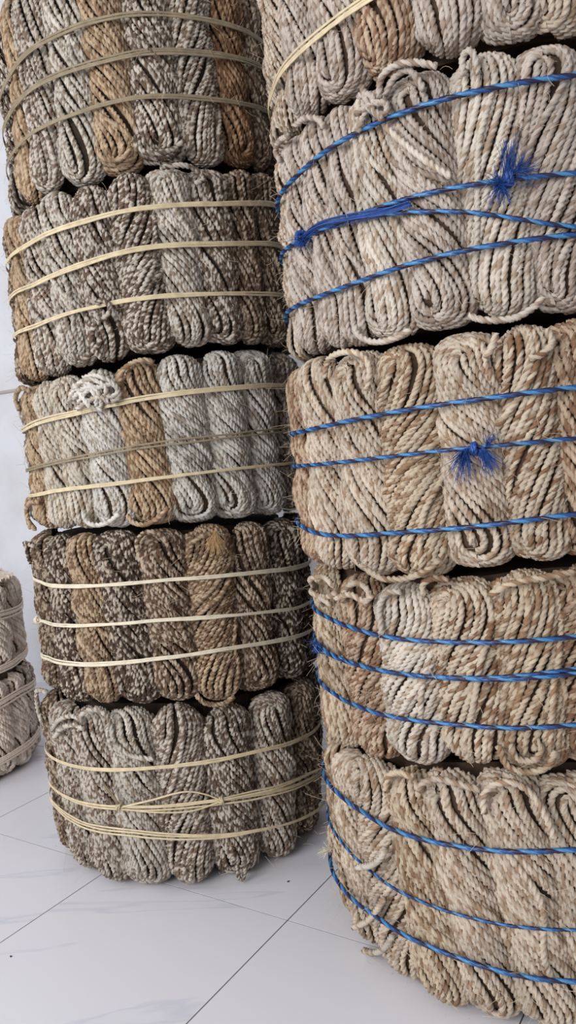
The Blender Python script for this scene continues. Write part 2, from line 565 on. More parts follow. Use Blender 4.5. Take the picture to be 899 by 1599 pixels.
def make_hank(b, th_t, th_b, W, D, pal, twist, psi_t, psi_b, zt, zb, radial=0.0, n=None, seed=0, keep=-0.06, H=None, loose=0.12, per=5, coarse=False):
    rng = np.random.default_rng(seed + 1000)
    r = b.r
    R = b.R + radial - r
    b.hanks.append((th_t, th_b, W, D, R + r))
    H = H or rng.uniform(0.042, 0.056)
    zt, zb = zt - 1.12 * r, zb + 1.12 * r
    circ = math.pi * (3 * (W + D) - math.sqrt((3 * W + D) * (W + 3 * D)))
    n = n or int(round(circ / (2 * r) * 1.10))
    dphi = 2 * math.pi / n
    phi0 = rng.uniform(0, dphi)

    def snap(psi, c):
        base = phi0 + c - math.pi / 2
        k = round((psi - base) / (dphi / 2))
        return base + k * dphi / 2
    psi_t, psi_b = snap(psi_t, -twist / 2), snap(psi_b, twist / 2)
    body_z0, body_z1 = zb + H, zt - H
    Mb, Ma = 44, 13

    def world(u, v, z, t, scale_in):
        """section coordinates (unit ellipse) -> bale-local"""
        th = th_b + (th_t - th_b) * t
        wav = 1 + 0.05 * np.cos(4 * math.pi * t + seed)
        x = u * (W - scale_in) * wav
        y = v * (D - scale_in)
        rho = R - D + y - b.pinch(th, z) * np.clip(v + 0.4, 0, 1) + 0.005 * (2 * np.abs(t - 0.5)) ** 3 - b.taper * np.clip(1 - 1.6 * t, 0, 1) ** 1.7
        # wrap the flat section round the bale a little
        a = th + x / np.maximum(R, 0.1)
        return np.stack([rho * np.cos(a), rho * np.sin(a), z - b.z0], axis=-1)

    def path(phis, amp, ph1, ph2, lift, tw_mul, scale_in):
        """(S,) start angles -> (S,M,3), section v (S,M)"""
        S = len(phis)
        t = np.linspace(0, 1, Mb)[None, :]
        prof = sstep(t) * 0.6 + t * 0.4
        win = np.sin(math.pi * t) ** 0.7
        phi = phis[:, None] + twist * (0.5 - 0.5 + 0.0) + (twist * tw_mul)[:, None] * (0.5 - prof)
        phi = phi + (amp[:, None] * np.sin(2 * math.pi * t * ph1[:, None] + ph2[:, None])) * win
        rad = 1 + lift[:, None] * (0.35 + 0.65 * win)
        u, v = np.sin(phi) * rad, np.cos(phi) * rad
        z = body_z0 + (body_z1 - body_z0) * t + 0 * phi
        tt = (z - zb) / (zt - zb)
        Pb = world(u, v, z, tt, scale_in)
        Vb = v

        def arc(phi_e, psi, rad_e, top):
            al = np.linspace(0, math.pi / 2, Ma)[None, :]
            d = phi_e[:, None] - psi
            aa, bb = np.cos(d) * rad_e[:, None], np.sin(d) * rad_e[:, None]
            ap = aa * np.cos(al) ** 0.7
            bp = bb * (1 - 0.28 * np.sin(al) ** 2)
            hh = (H - scale_in) * np.abs(aa) ** 0.55 * np.sin(al) ** 0.8
            uu = ap * np.sin(psi) + bp * np.cos(psi)
            vv = ap * np.cos(psi) - bp * np.sin(psi)
            zz = (body_z1 + hh) if top else (body_z0 - hh)
            tq = (zz - zb) / (zt - zb)
            return world(uu, vv, zz, tq, scale_in), vv
        Pt, Vt = arc(phi[:, -1], psi_t, rad[:, -1], True)
        Pl, Vl = arc(phi[:, 0], psi_b, rad[:, 0], False)
        P = np.concatenate([Pl[:, ::-1][:, :-1], Pb, Pt[:, 1:]], axis=1)
        V = np.concatenate([Vl[:, ::-1][:, :-1], Vb, Vt[:, 1:]], axis=1)
        return P, V
    # inner fill of the hank: a closed skin a little under the turns
    nc = 16
    pc = np.arange(nc) * 2 * math.pi / nc
    zc = np.zeros(nc)
    PC, _ = path(pc, zc, zc, zc, zc, zc, r * 1.05)
    PC = PC[:, ::3]
    m = PC.shape[1]
    i, j = np.meshgrid(np.arange(nc), np.arange(m - 1), indexing='ij')
    i2 = (i + 1) % nc
    q = np.stack([i * m + j, i2 * m + j, i2 * m + j + 1, i * m + j + 1], axis=-1).reshape(-1, 4)
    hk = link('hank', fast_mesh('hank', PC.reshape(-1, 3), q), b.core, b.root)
    # the turns of rope
    phis = phi0 + np.arange(n) * dphi + rng.normal(0, dphi * 0.10, n)
    amp = rng.normal(0, dphi * 0.30, n)
    ph1 = rng.uniform(0.5, 1.3, n)
    ph2 = rng.uniform(0, 6.28, n)
    lift = np.where(np.arange(n) % 2 == 0, 0.10, -0.14) * r / W + rng.normal(0, 0.12, n) * r / W
    twm = np.ones(n) + rng.normal(0, 0.04, n)
    ne = int(round(n * loose))
    if ne:      # turns that ride over the others at a steeper or flatter slant
        pe = rng.uniform(-2.6, 2.6, ne)
        phis = np.concatenate([phis, pe])
        amp = np.concatenate([amp, rng.normal(0, 0.25, ne)])
        ph1 = np.concatenate([ph1, rng.uniform(0.5, 1.2, ne)])
        ph2 = np.concatenate([ph2, rng.uniform(0, 6.28, ne)])
        lift = np.concatenate([lift, rng.uniform(0.9, 1.5, ne) * r / W])
        twm = np.concatenate([twm, rng.uniform(0.35, 1.5, ne)])
    P, V = path(phis, amp, ph1, ph2, lift, twm, 0.0)
    pitch = 2.7 * 2 * r
    seg_n = 2 if coarse else 3
    Q, ring, turns = rope_arrays(P, r, pitch, 2.4 if coarse else per, 3, seg_n)
    nn = Q.shape[1]
    # section depth at the resampled rings
    seg = np.linalg.norm(np.diff(P, axis=1), axis=2)
    cum = np.concatenate([np.zeros((len(P), 1)), np.cumsum(seg, axis=1)], axis=1)
    mat = PAL[pal]
    bulk = []
    for s in range(len(P)):
        vv = np.interp(np.linspace(0, cum[s, -1], nn), cum[s], V[s])
        ok = vv > keep
        d = np.diff(np.concatenate([[0], ok.astype(int), [0]]))
        for a, e in zip(np.where(d == 1)[0], np.where(d == -1)[0]):
            if e - a < 6:
                continue
            STRAND_ID[0] += 1
            q = tube_runs(ring[s], turns[s], [(a, e)], STRAND_ID[0], 3, seg_n)
            if coarse:
                bulk.append(q)
            else:
                link('rope_turn', fast_mesh('rope_turn', *q), mat, hk)
    if bulk:        # hanks round the far side, joined
        o = np.cumsum([0] + [len(q[0]) for q in bulk[:-1]])
        me = fast_mesh('rope_turns', np.concatenate([q[0] for q in bulk]), np.concatenate([q[1] + k for q, k in zip(bulk, o)]),
                       np.concatenate([q[2] for q in bulk]))
        link('rope_turns', me, mat, hk)['kind'] = 'stuff'
    return hk


def ring_points(b, f, lift, th=None):
    th = np.linspace(b.face - math.pi, b.face + math.pi, 161) if th is None else th
    z = f(th)
    rho = b.outer(th) - b.pinch(th, z) * 0.75 + lift
    return np.stack([rho * np.cos(th), rho * np.sin(th), z - b.z0], axis=-1)


def straw_band(b, f, mat, half=0.0030, n=3, rr=0.0019, lift=0.004, seed=0, gap=0.0):
    """a band of a few flat straws lying side by side, all round the bale"""
    rng = np.random.default_rng(seed)
    P0 = ring_points(b, f, lift)
    vs, qs, base = [], [], 0
    M = len(P0)
    for k in range(n):
        o = (k / (n - 1) * 2 - 1) if n > 1 else 0.0
        w = np.cumsum(rng.normal(0, 0.0005, M)); w -= np.linspace(0, w[-1], M)
        P = P0.copy()
        P[:, 2] += o * half + w * 0.7 + gap * o * np.sin(np.linspace(0, 6.28 * 2, M) + seed)
        P = P[None]
        T, U, V = frames(P)
        nr = P[0].copy(); nr[:, 2] = 0; nr /= np.linalg.norm(nr, axis=1, keepdims=True)
        upv = np.cross(nr, T[0])
        a = np.arange(6) * math.pi / 3
        tz = rr * 1.5
        ring = P[0][:, None, :] + (np.cos(a) * rr * 0.7)[None, :, None] * nr[:, None, :] + (np.sin(a) * tz)[None, :, None] * upv[:, None, :]
        i, j = np.meshgrid(np.arange(M - 1), np.arange(6), indexing='ij')
        j2 = (j + 1) % 6
        q = np.stack([i * 6 + j, i * 6 + j2, (i + 1) * 6 + j2, (i + 1) * 6 + j], axis=-1).reshape(-1, 4) + base
        vs.append(ring.reshape(-1, 3)); qs.append(q); base += M * 6
    return link('straw_band', fast_mesh('straw_band', np.concatenate(vs), np.concatenate(qs)), mat, b.root)


def twine_band(b, f, r=0.0050, lift=None, th=None, pitch=6.0):
    P = ring_points(b, f, r * 1.05 if lift is None else lift, th)[None]
    Q, ring, turns = rope_arrays(P, r, pitch * 2 * r, 9, 3, 3, 0.22)
    v, q, uv = tube_runs(ring[0], turns[0], [(0, ring.shape[1])], 0)
    return link('twine', fast_mesh('twine', v, q, uv), M_TWINE, b.root)


def fibre_tuft(name, parent, origin, dirs, n, length, spread, rad, mat, seed=0, curl=0.5, sag=0.25):
    """a frayed brush of fine fibres"""
    rng = np.random.default_rng(seed)
    vs, qs = [], []
    base = 0
    M = 7
    for k in range(n):
        d = np.array(dirs[k % len(dirs)], float)
        d = d / np.linalg.norm(d) + rng.normal(0, spread, 3)
        d /= np.linalg.norm(d)
        ln = length * rng.uniform(0.5, 1.1)
        bend = rng.normal(0, curl, 3)
        t = np.linspace(0, 1, M)[:, None]
        P = np.array(origin) + rng.normal(0, length * 0.07, 3) + d * ln * t + bend * ln * 0.5 * t ** 2 - np.array([0, 0, sag]) * ln * t ** 2
        T, U, V = frames(P[None])
        a = np.arange(3) * 2.094
        w = rad * (1 - 0.6 * t)
        ring = P[:, None, :] + (np.cos(a)[None, :, None] * U[0][:, None, :] + np.sin(a)[None, :, None] * V[0][:, None, :]) * w[:, None, :]
        i, j = np.meshgrid(np.arange(M - 1), np.arange(3), indexing='ij')
        j2 = (j + 1) % 3
        qs.append(np.stack([i * 3 + j, i * 3 + j2, (i + 1) * 3 + j2, (i + 1) * 3 + j], axis=-1).reshape(-1, 4) + base)
        vs.append(ring.reshape(-1, 3)); base += M * 3
    return link(name, fast_mesh(name, np.concatenate(vs), np.concatenate(qs)), mat, parent)


def build_bale(b, hanks, straps, seed, fill, extra=100, zt_j=0.005, bandkind='straw', **kw):
    """hanks: (x_top, x_bottom, palette, twist, psi_top, psi_bottom[, dz_top, dz_bottom, radial])"""
    fns = [b.strap_fn(p) for p in straps]
    rng = np.random.default_rng(seed)
    zt0, zb0 = b.z1, b.z0
    zm = 0.5 * (zt0 + zb0)
    spec = []
    for h in hanks:
        tt = b.theta_at(h[0], zm + 0.35 * (zt0 - zm)) if h[0] is not None else None
        tb = b.theta_at(h[1], zm - 0.35 * (zm - zb0))
        spec.append([tt, tb] + list(h[2:]))
    spec.sort(key=lambda q: q[0] + q[1])
    mids = [0.5 * (q[0] + q[1]) for q in spec]
    gap = float(np.median(np.diff(mids)))
    gap = min(max(gap, 0.11 / b.R), 0.20 / b.R)
    # carry on round the sides
    a = mids[0] - gap
    while a > b.face - math.radians(extra):
        spec.insert(0, [a, a, fill[rng.integers(len(fill))], rng.uniform(2.2, 4.0), rng.uniform(0, 3), rng.uniform(0, 3), 'fill'])
        mids.insert(0, a); a -= gap
    a = mids[-1] + gap
    while a < b.face + math.radians(extra):
        spec.append([a, a, fill[rng.integers(len(fill))], rng.uniform(2.2, 4.0), rng.uniform(0, 3), rng.uniform(0, 3), 'fill'])
        mids.append(a); a += gap
    out = []
    for i, q in enumerate(spec):
        gl = mids[i] - mids[i - 1] if i else gap
        gr = mids[i + 1] - mids[i] if i < len(mids) - 1 else gap
        W = min(max(0.5 * min(max(0.5 * (gl + gr), 0.06), 0.3) * b.R * 1.14, 0.042), 0.078)
        D = min(max(W * 0.85, 0.044), 0.060)
        co = q[-1] == 'fill'
        q = [e for e in q if e != 'fill']
        dzt = -abs(q[6]) if len(q) > 6 else -rng.uniform(0, 1.4) * zt_j
        dzb = q[7] if len(q) > 7 else rng.uniform(0, 1) * zt_j
        rad = q[8] if len(q) > 8 else rng.uniform(-0.006, 0.006)
        hk = make_hank(b, q[0], q[1], W, D, q[2], q[3], q[4], q[5], float(b.high(q[0] - b.face)) + dzt, float(b.low(q[1] - b.face)) + max(dzb, 0.0), rad, seed=seed * 100 + i, coarse=co, **kw)
        out.append((hk, q, W, D))
    # what fills the middle of the bale
    n, zs = 40, np.linspace(0, 1, 5)
    rr = b.R - 0.088 - b.taper
    ang = np.arange(n) * 2 * math.pi / n
    v = []
    for k in zs:
        for a in ang:
            rel = (a - b.face + PI) % (2 * PI) - PI
            lo, hi = float(b.low(rel)) + 0.018 - b.z0, float(b.high(rel)) - 0.018 - b.z0
            q = rr * (1 + 0.02 * math.sin(7 * a + 5 * k))
            v.append((q * math.cos(a), q * math.sin(a), lo + (hi - lo) * k))
    f = []
    for k in range(len(zs) - 1):
        for i in range(n):
            f.append((k * n + i, k * n + (i + 1) % n, (k + 1) * n + (i + 1) % n, (k + 1) * n + i))
    f.append(tuple(range(n))[::-1]); f.append(tuple(range((len(zs) - 1) * n, len(zs) * n)))
    me = bpy.data.meshes.new('inner_fill'); me.from_pydata(v, [], f); me.update()
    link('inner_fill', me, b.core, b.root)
    return fns, out


CL = np.array([-0.3707, 2.4213])
CR = np.array([0.5544, 1.8747])
CB = np.array([-1.455, 3.076])
J12 = rim([-53, -38, -24, -8, 10, 28, 46], [1.862, 1.868, 1.868, 1.884, 1.898, 1.904, 1.925])
J23 = rim([-57, -37, -21, 0, 18, 38], [1.392, 1.408, 1.410, 1.428, 1.438, 1.446])
J34 = rim([-66, -30, 0, 25, 45], [0.980, 0.985, 0.982, 0.982, 0.974])
J45 = rim([-60, -40, -20, 0, 15, 36], [0.500, 0.510, 0.512, 0.510, 0.496, 0.494])
K12 = rim([-62, -40, -25, -10, 3, 12], [1.842, 1.824, 1.820, 1.824, 1.818, 1.818])
K23 = rim([-55, -32, -23, -12, 0, 10], [1.356, 1.346, 1.338, 1.354, 1.350, 1.352])
K34 = rim([-70, -40, -26, -11, 2, 10], [0.890, 0.890, 0.880, 0.904, 0.917, 0.917])
K45 = rim([-62, -44, -28, -15, 0, 8], [0.456, 0.488, 0.505, 0.528, 0.528, 0.530])
GL, GR, GB = 'bales of the straw-bound stack', 'bales of the stack with blue twine', 'pale bales by the wall'
RR, RL = 0.0069, 0.0071

# --- straw-bound stack, from the floor up
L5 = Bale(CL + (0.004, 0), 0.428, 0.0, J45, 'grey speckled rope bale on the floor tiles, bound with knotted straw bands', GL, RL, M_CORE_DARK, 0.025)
f5, h5 = build_bale(L5, [
    (84, 98, 'grey', 2.6, 0.3, 1.2), (132, 150, 'grey', 2.8, 1.3, 0.4), (194, 212, 'pale', 2.6, 0.9, 1.5),
    (280, 292, 'grey', -2.4, 0.1, 0.2), (366, 380, 'speck', 3.0, 0.4, 1.2), (442, 455, 'grey', 2.4, 1.3, 0.3), (492, 500, 'dark', 2.6, 0.8, 0.6)],
    [[(75, 1178), (130, 1198), (220, 1200), (300, 1194), (400, 1172), (490, 1143)],
     [(80, 1228), (120, 1252), (190, 1262), (280, 1262), (345, 1252), (420, 1240), (500, 1208)],
     [(88, 1262), (130, 1288), (210, 1300), (300, 1310), (400, 1297), (500, 1262)]], 5, ['grey', 'speck', 'dark'])
straw_band(L5, f5[0], M_STRAW, seed=51)
straw_band(L5, f5[1], M_STRAW, seed=52, n=3, gap=0.002)
straw_band(L5, f5[2], M_STRAW, seed=53, n=3, gap=0.004)

L4 = Bale(CL + (0.012, 0), 0.421, J45, J34, 'very dark brown rope bale bound with pale straw, second up from the floor', GL, RL, M_CORE_DARK)
f4, h4 = build_bale(L4, [
    (44, 62, 'dark', 2.4, 0.3, 1.2), (78, 98, 'black', 2.8, 1.2, 0.4), (120, 142, 'umber', 2.2, 0.1, 0.6), (172, 202, 'black', 3.2, 1.4, 0.9),
    (254, 270, 'dark', 3.8, 1.5, 0.8), (336, 342, 'umber', -3.4, 0.5, 0.3), (408, 416, 'dark', 2.6, 0.3, 1.2), (462, 468, 'black', 2.4, 1.0, 0.6)],
    [[(52, 902), (75, 915), (140, 916), (260, 907), (360, 899), (470, 885)],
     [(56, 966), (90, 978), (150, 977), (250, 969), (360, 961), (470, 948)],
     [(62, 1022), (90, 1034), (150, 1038), (250, 1029), (360, 1012), (480, 988)]], 4, ['dark', 'black'])
for i in range(3):
    straw_band(L4, f4[i], M_STRAW_WHITE, seed=41 + i, half=0.0028)

L3 = Bale(CL + (0.014, 0), 0.421, J34, J23, 'palest rope bale of the straw-bound stack, whitish with one tan hank', GL, RL, M_CORE)
f3, h3 = build_bale(L3, [
    (36, 48, 'tan', 2.6, 0.3, 1.0), (58, 76, 'cream', 2.8, 1.1, 0.4), (88, 110, 'cream', 3.0, 1.5, 0.7), (144, 162, 'white', 3.0, 0.4, 1.1),
    (214, 232, 'tan', 3.2, 0.9, 0.7), (286, 306, 'chaff', 3.8, 0.2, 1.4), (360, 378, 'chaff', 3.8, 0.4, 0.9), (414, 432, 'chaff', 3.2, 1.2, 0.8), (458, 466, 'grey', 3, 0.6, 0.6)],
    [[(36, 670), (70, 655), (130, 641), (200, 625), (300, 611), (440, 600)],
     [(42, 735), (80, 725), (150, 710), (230, 696), (330, 684), (450, 670)],
     [(50, 775), (100, 765), (180, 757), (270, 744), (360, 733), (460, 722)]], 3, ['pale', 'cream', 'grey'])
straw_band(L3, f3[0], M_STRAW, seed=31)
straw_band(L3, f3[1], M_STRAW_GREY, seed=32, n=2, half=0.002)
straw_band(L3, f3[2], M_STRAW, seed=33, half=0.0026)

L2 = Bale(CL + (0.026, 0), 0.426, J23, J12, 'grey and brown flecked rope bale with three straw bands, under the topmost bale', GL, RL, M_CORE_DARK)
f2, h2 = build_bale(L2, [
    (12, 26, 'tan', 2.6, 0.3, 1.0), (34, 52, 'grey', 2.6, 1.1, 0.5), (76, 98, 'pale', 2.4, 0.3, 0.9), (130, 150, 'speck', 2.4, 0.8, 0.4),
    (202, 226, 'speck', -2.6, 0.4, 1.2), (270, 298, 'pale', 3.2, 1.4, 0.3), (340, 358, 'speck', 2.6, 1.2, 0.8), (396, 402, 'dark', 2.6, 0.4, 0.4), (430, 438, 'dark', 2.6, 0.4, 1)],
    [[(10, 410), (50, 377), (100, 355), (170, 335), (250, 322), (350, 319), (430, 320)],
     [(14, 470), (60, 442), (110, 420), (170, 400), (250, 385), (350, 382), (430, 382)],
     [(20, 527), (60, 506), (110, 488), (180, 470), (260, 460), (360, 457), (440, 458)]], 2, ['grey', 'speck', 'dark'])
straw_band(L2, f2[0], M_STRAW, seed=21, n=4)
straw_band(L2, f2[1], M_STRAW, seed=22)
straw_band(L2, f2[2], M_STRAW, seed=23)

L1 = Bale(CL + (0.038, 0), 0.417, J12, 2.40, 'topmost bale of the straw-bound stack, grey rope with rusty brown hanks', GL, RL, M_CORE_DARK)
f1, h1 = build_bale(L1, [
    (10, 22, 'tan', 2.6, 0.3, 1.0), (34, 50, 'grey', 2.4, 1.1, 1.5), (82, 108, 'pale', 2.8, 0.3, 1.2), (148, 172, 'tan', 3.8, 0.8, 1.4),
    (228, 246, 'speck', 2.8, 0.4, 1.3), (304, 322, 'grey', -2.2, 1.4, 0.3), (364, 384, 'rust', 2.6, 1.2, 1.4), (404, 416, 'dark', 2.6, 0.4, 0.4), (430, 440, 'dark', 2.6, 0.4, 1)],
    [[(8, 128), (30, 93), (70, 60), (130, 33), (200, 21), (280, 22), (340, 34), (400, 55)],
     [(10, 185), (40, 147), (90, 115), (150, 97), (220, 83), (300, 82), (360, 90), (415, 107)],
     [(18, 240), (50, 208), (100, 182), (160, 160), (220, 150), (300, 151), (360, 158), (420, 172)]], 1, ['grey', 'speck', 'dark'])
for i in range(3):
    straw_band(L1, f1[i], M_STRAW_GREY, seed=11 + i, n=4, half=0.0040)

# --- stack bound with blue twine, from the floor up
R5 = Bale(CR, 0.5163, 0.0, K45, 'sand-coloured rope bale on the floor tiles, bound with three blue twines', GR, 0.0073, M_CORE, 0.026)
g5, k5 = build_bale(R5, [
    (520, 532, 'sand', 3.0, 0.3, 1.0), (556, 588, 'sand', -3.6, 1.2, 0.9), (628, 668, 'honey', 3.8, 0.7, 1.2),
    (692, 754, 'sand', 4.4, 1.1, 1.3), (796, 858, 'sand', 4.4, 1.25, 1.0), (900, 962, 'sand', 3.6, 1.4, 0.6)],
    [[(508, 1218), (530, 1245), (570, 1274), (640, 1303), (720, 1322), (800, 1332), (899, 1326)],
     [(508, 1268), (525, 1310), (570, 1360), (640, 1398), (720, 1430), (800, 1449), (899, 1454)],
     [(522, 1372), (545, 1405), (590, 1434), (680, 1478), (760, 1512), (840, 1531), (899, 1534)]], 15, ['sand', 'honey'])
twine_band(R5, g5[0], 0.0052)
twine_band(R5, g5[1], 0.0034)
twine_band(R5, g5[2], 0.0052)

R4 = Bale(CR + (-0.002, 0), 0.514, K45, K34, 'squat brownish sand rope bale with blue twine, second up from the floor', GR, 0.0070, M_CORE)
g4, k4 = build_bale(R4, [
    (478, 498, 'honey', 2.4, 1.2, 1.0), (532, 552, 'brown', -2.0, 0.6, 0.9), (612, 626, 'chalk', -2.2, 0.3, 1.1), (712, 728, 'block', -1.8, 1.2, 0.2),
    (822, 834, 'honey', -1.6, 0.5, 1.5), (924, 940, 'brown', -2.0, 0.8, 0.7)],
    [[(500, 962), (548, 981), (620, 996), (690, 1003), (780, 1003), (899, 993)],
     [(492, 1010), (520, 1028), (580, 1043), (660, 1055), (760, 1062), (899, 1050)],
     [(497, 1066), (530, 1094), (590, 1113), (680, 1128), (780, 1137), (899, 1131)]], 14, ['honey', 'brown'])
twine_band(R4, g4[0], 0.0050)
twine_band(R4, g4[1], 0.0052)
twine_band(R4, g4[2], 0.0048)
twine_band(R4, lambda t: g4[1](t) + 0.006 + 0.006 * np.sin(3.0 * (t - R4.face)), 0.0040, lift=0.006)

R3 = Bale(CR + (-0.012, 0), 0.522, K34, K23, 'sand rope bale with frayed blue knot on its middle twine, third from floor', GR, 0.0068, M_CORE)
g3, k3 = build_bale(R3, [
    (452, 466, 'brown', 2.4, 0.9, 1.0), (476, 494, 'sand', 2.6, 0.6, 0.9), (540, 552, 'sand', 2.6, 1.45, 1.1), (620, 630, 'honey', -3.6, 1.4, 0.9),
    (722, 738, 'sand', 4.2, 1.5, 1.5), (824, 842, 'block', -2.4, 0.5, 0.9), (914, 930, 'brown', 2.4, 0.8, 0.7)],
    [[(452, 680), (480, 673), (560, 654), (650, 637), (760, 622), (899, 604)],
     [(462, 728), (520, 723), (600, 714), (700, 702), (800, 694), (899, 684)],
     [(470, 818), (490, 831), (540, 838), (620, 831), (720, 825), (899, 801)]], 13, ['sand', 'brown'])
twine_band(R3, g3[0], 0.0052)
twine_band(R3, g3[1], 0.0044)
twine_band(R3, g3[2], 0.0052)

R2 = Bale(CR + (-0.008, 0), 0.516, K23, K12, 'rose-grey rope bale with a doubled frayed blue twine, second from the top', GR, 0.0066, M_CORE)
g2, k2 = build_bale(R2, [
    (446, 458, 'rose', 2.4, 0.9, 1.0), (480, 500, 'rose', 2.4, 0.6, 0.9), (514, 534, 'rose', 2.2, 0.6, 0.3), (564, 588, 'chalk', 2.4, 0.6, 1.1),
    (642, 676, 'rose', 4.2, 1.5, 1.3), (754, 784, 'chalk', -2.0, 0.9, 0.5), (862, 892, 'rose', -2.6, 1.4, 0.9)],
    [[(438, 305), (470, 270), (520, 226), (580, 196), (650, 170), (740, 143), (820, 128), (899, 118)],
     [(440, 400), (475, 372), (540, 342), (600, 322), (690, 297), (780, 282), (899, 271)],
     [(450, 487), (500, 463), (560, 440), (640, 413), (740, 388), (820, 375), (899, 366)]], 12, ['rose', 'sand'])
twine_band(R2, g2[0], 0.0054)
twine_band(R2, g2[1], 0.0050)
twine_band(R2, g2[2], 0.0052)

R1 = Bale(CR + (-0.006, 0), 0.522, K12, 2.32, 'topmost rope bale of its stack, rose-grey with one straw band', GR, 0.0066, M_CORE)
g1, k1 = build_bale(R1, [
    (432, 446, 'rose', 2.4, 0.9, 1.0), (484, 508, 'rose', 2.2, 0.6, 1.3), (556, 586, 'brown', 2.4, 0.6, 0.9),
    (660, 690, 'rose', 2.0, 1.5, 0.2), (770, 796, 'rose', 2.0, 0.9, 1.5), (850, 880, 'sand', -2.6, 1.4, 0.9)],
    [[(442, 106), (480, 73), (520, 40), (570, 5), (640, -38), (760, -90), (899, -120)]], 16, ['rose', 'sand'])
straw_band(R1, g1[0], M_STRAW, seed=61, n=4)

# --- pale bales by the wall
B2 = Bale(CB, 0.38, 0.0, 0.384, 'pale rope bale with net tape bands on the floor by the white wall', GB, 0.0088, M_CORE_PALE)
e2, _ = build_bale(B2, [(-30, -20, 'bone', 3.0, 0.4, 0.9), (6, 16, 'bone', 3.2, 0.9, 1.4), (38, 44, 'bone', 3.0, 0.6, 0.8)],
                   [[(0, 1102), (30, 1082), (55, 1068)], [(0, 1190), (30, 1172), (58, 1150)]], 22, ['bone'], extra=110)
B1 = Bale(CB + (-0.012, 0), 0.375, 0.385, 0.745, 'pale rope bale with net tape bands, upper one by the white wall', GB, 0.0088, M_CORE_PALE)
e1, _ = build_bale(B1, [(-30, -22, 'bone', 3.0, 0.4, 0.9), (4, 12, 'bone', 3.2, 0.1, 1.4), (34, 40, 'bone', 3.0, 0.3, 0.8)],
                   [[(0, 962), (30, 954), (52, 940)], [(0, 1046), (30, 1030), (50, 1012)]], 21, ['bone'], extra=110, keep=-2.0)
tops = []
rg = np.random.default_rng(77)
for k in range(110):            # the loops that close the top of the upper pale bale
    a = k * 2 * PI / 110 + rg.normal(0, 0.02)
    t = np.linspace(0, 1, 24)
    rad = 0.345 - t * rg.uniform(0.16, 0.30)
    aa = a + rg.normal(0, 0.25) * t ** 2
    zz = (B1.z1 - B1.z0) - 0.010 + 0.010 * np.sin(PI * t * 0.9) - 0.012 * t + rg.normal(0, 0.003)
    tops.append(np.stack([rad * np.cos(aa), rad * np.sin(aa), zz], axis=-1))
Q, ring, turns = rope_arrays(np.array(tops), B1.r, 2.7 * 2 * B1.r, 4, 3, 2)
parts = [tube_runs(ring[k], turns[k], [(0, ring.shape[1])], k, 3, 2) for k in range(len(tops))]
o = np.cumsum([0] + [len(q[0]) for q in parts[:-1]])
link('top_loops', fast_mesh('top_loops', np.concatenate([q[0] for q in parts]), np.concatenate([q[1] + k for q, k in zip(parts, o)]),
     np.concatenate([q[2] for q in parts])), PAL['bone'], B1.root)['kind'] = 'stuff'
for bb, ff in ((B2, e2), (B1, e1)):
    for q, f in enumerate(ff):
        o = straw_band(bb, f, M_TAPE, half=0.0125, n=4, rr=0.0026, lift=0.005, seed=70 + q)
        o.name = 'tape_band'


# ------------------------------------------------------------------ knots, wraps, loose ends
def S(b, px, py, lift=0.0):
    """point on the bale's face seen at that spot of the picture, in the bale's own frame"""
    th, z = b.hit(px, py, b.R + lift)
    for _ in range(2):
        rho = float(b.outer(th)) - float(b.pinch(np.array(th), np.array(z))) * 0.6 + lift
        th, z = b.hit(px, py, rho)
    return np.array([rho * math.cos(th), rho * math.sin(th), z - b.z0])


def hank_at(b, out, px, py):
    th, _ = b.hit(px, py)
    return min(out, key=lambda o: abs(0.5 * (o[1][0] + o[1][1]) - th))


def wrap(b, out, pts, pal=None, name='loose_turn', lift=0.006, r=None):
    """a single turn of rope that lies over its hank"""
    m = pts[len(pts) // 2]
    hk, q, W, D = hank_at(b, out, m[0], m[1])
    P = [S(b, p[0], p[1], p[2] if len(p) > 2 else lift) for p in pts]
    r = r or b.r
    return rope_object(name, P, r, 2.7 * 2 * r, PAL[pal or q[2]], hk, M=24 + 10 * len(pts))


def strand_bundle(b, name, pts, n, rad, spread, mat, lift=0.006, seed=0, parent=None):
    """loose straws or fibres running together through pts"""
    rng = np.random.default_rng(seed)
    P0 = smooth_path(np.array([S(b, p[0], p[1], p[2] if len(p) > 2 else lift) for p in pts]), 14 * len(pts))
    M = len(P0)
    t = np.linspace(0, 1, M)
    vs, qs = [], []
    for k in range(n):
        o = rng.normal(0, spread, (2, 3))
        w = np.sin(PI * t * rng.uniform(0.6, 1.6) + rng.uniform(0, 3))[:, None]
        P = (P0 + o[0] * (0.45 + 0.55 * np.sin(PI * t))[:, None] + o[1] * w * 0.7)[None]
        T, U, V = frames(P)
        a = np.arange(5) * 2 * PI / 5
        ring = P[0][:, None, :] + rad * (np.cos(a)[None, :, None] * U[0][:, None, :] + np.sin(a)[None, :, None] * V[0][:, None, :])
        i, j = np.meshgrid(np.arange(M - 1), np.arange(5), indexing='ij')
        j2 = (j + 1) % 5
        qs.append(np.stack([i * 5 + j, i * 5 + j2, (i + 1) * 5 + j2, (i + 1) * 5 + j], axis=-1).reshape(-1, 4) + k * M * 5)
        vs.append(ring.reshape(-1, 3))
    return link(name, fast_mesh(name, np.concatenate(vs), np.concatenate(qs)), mat, parent or b.root)


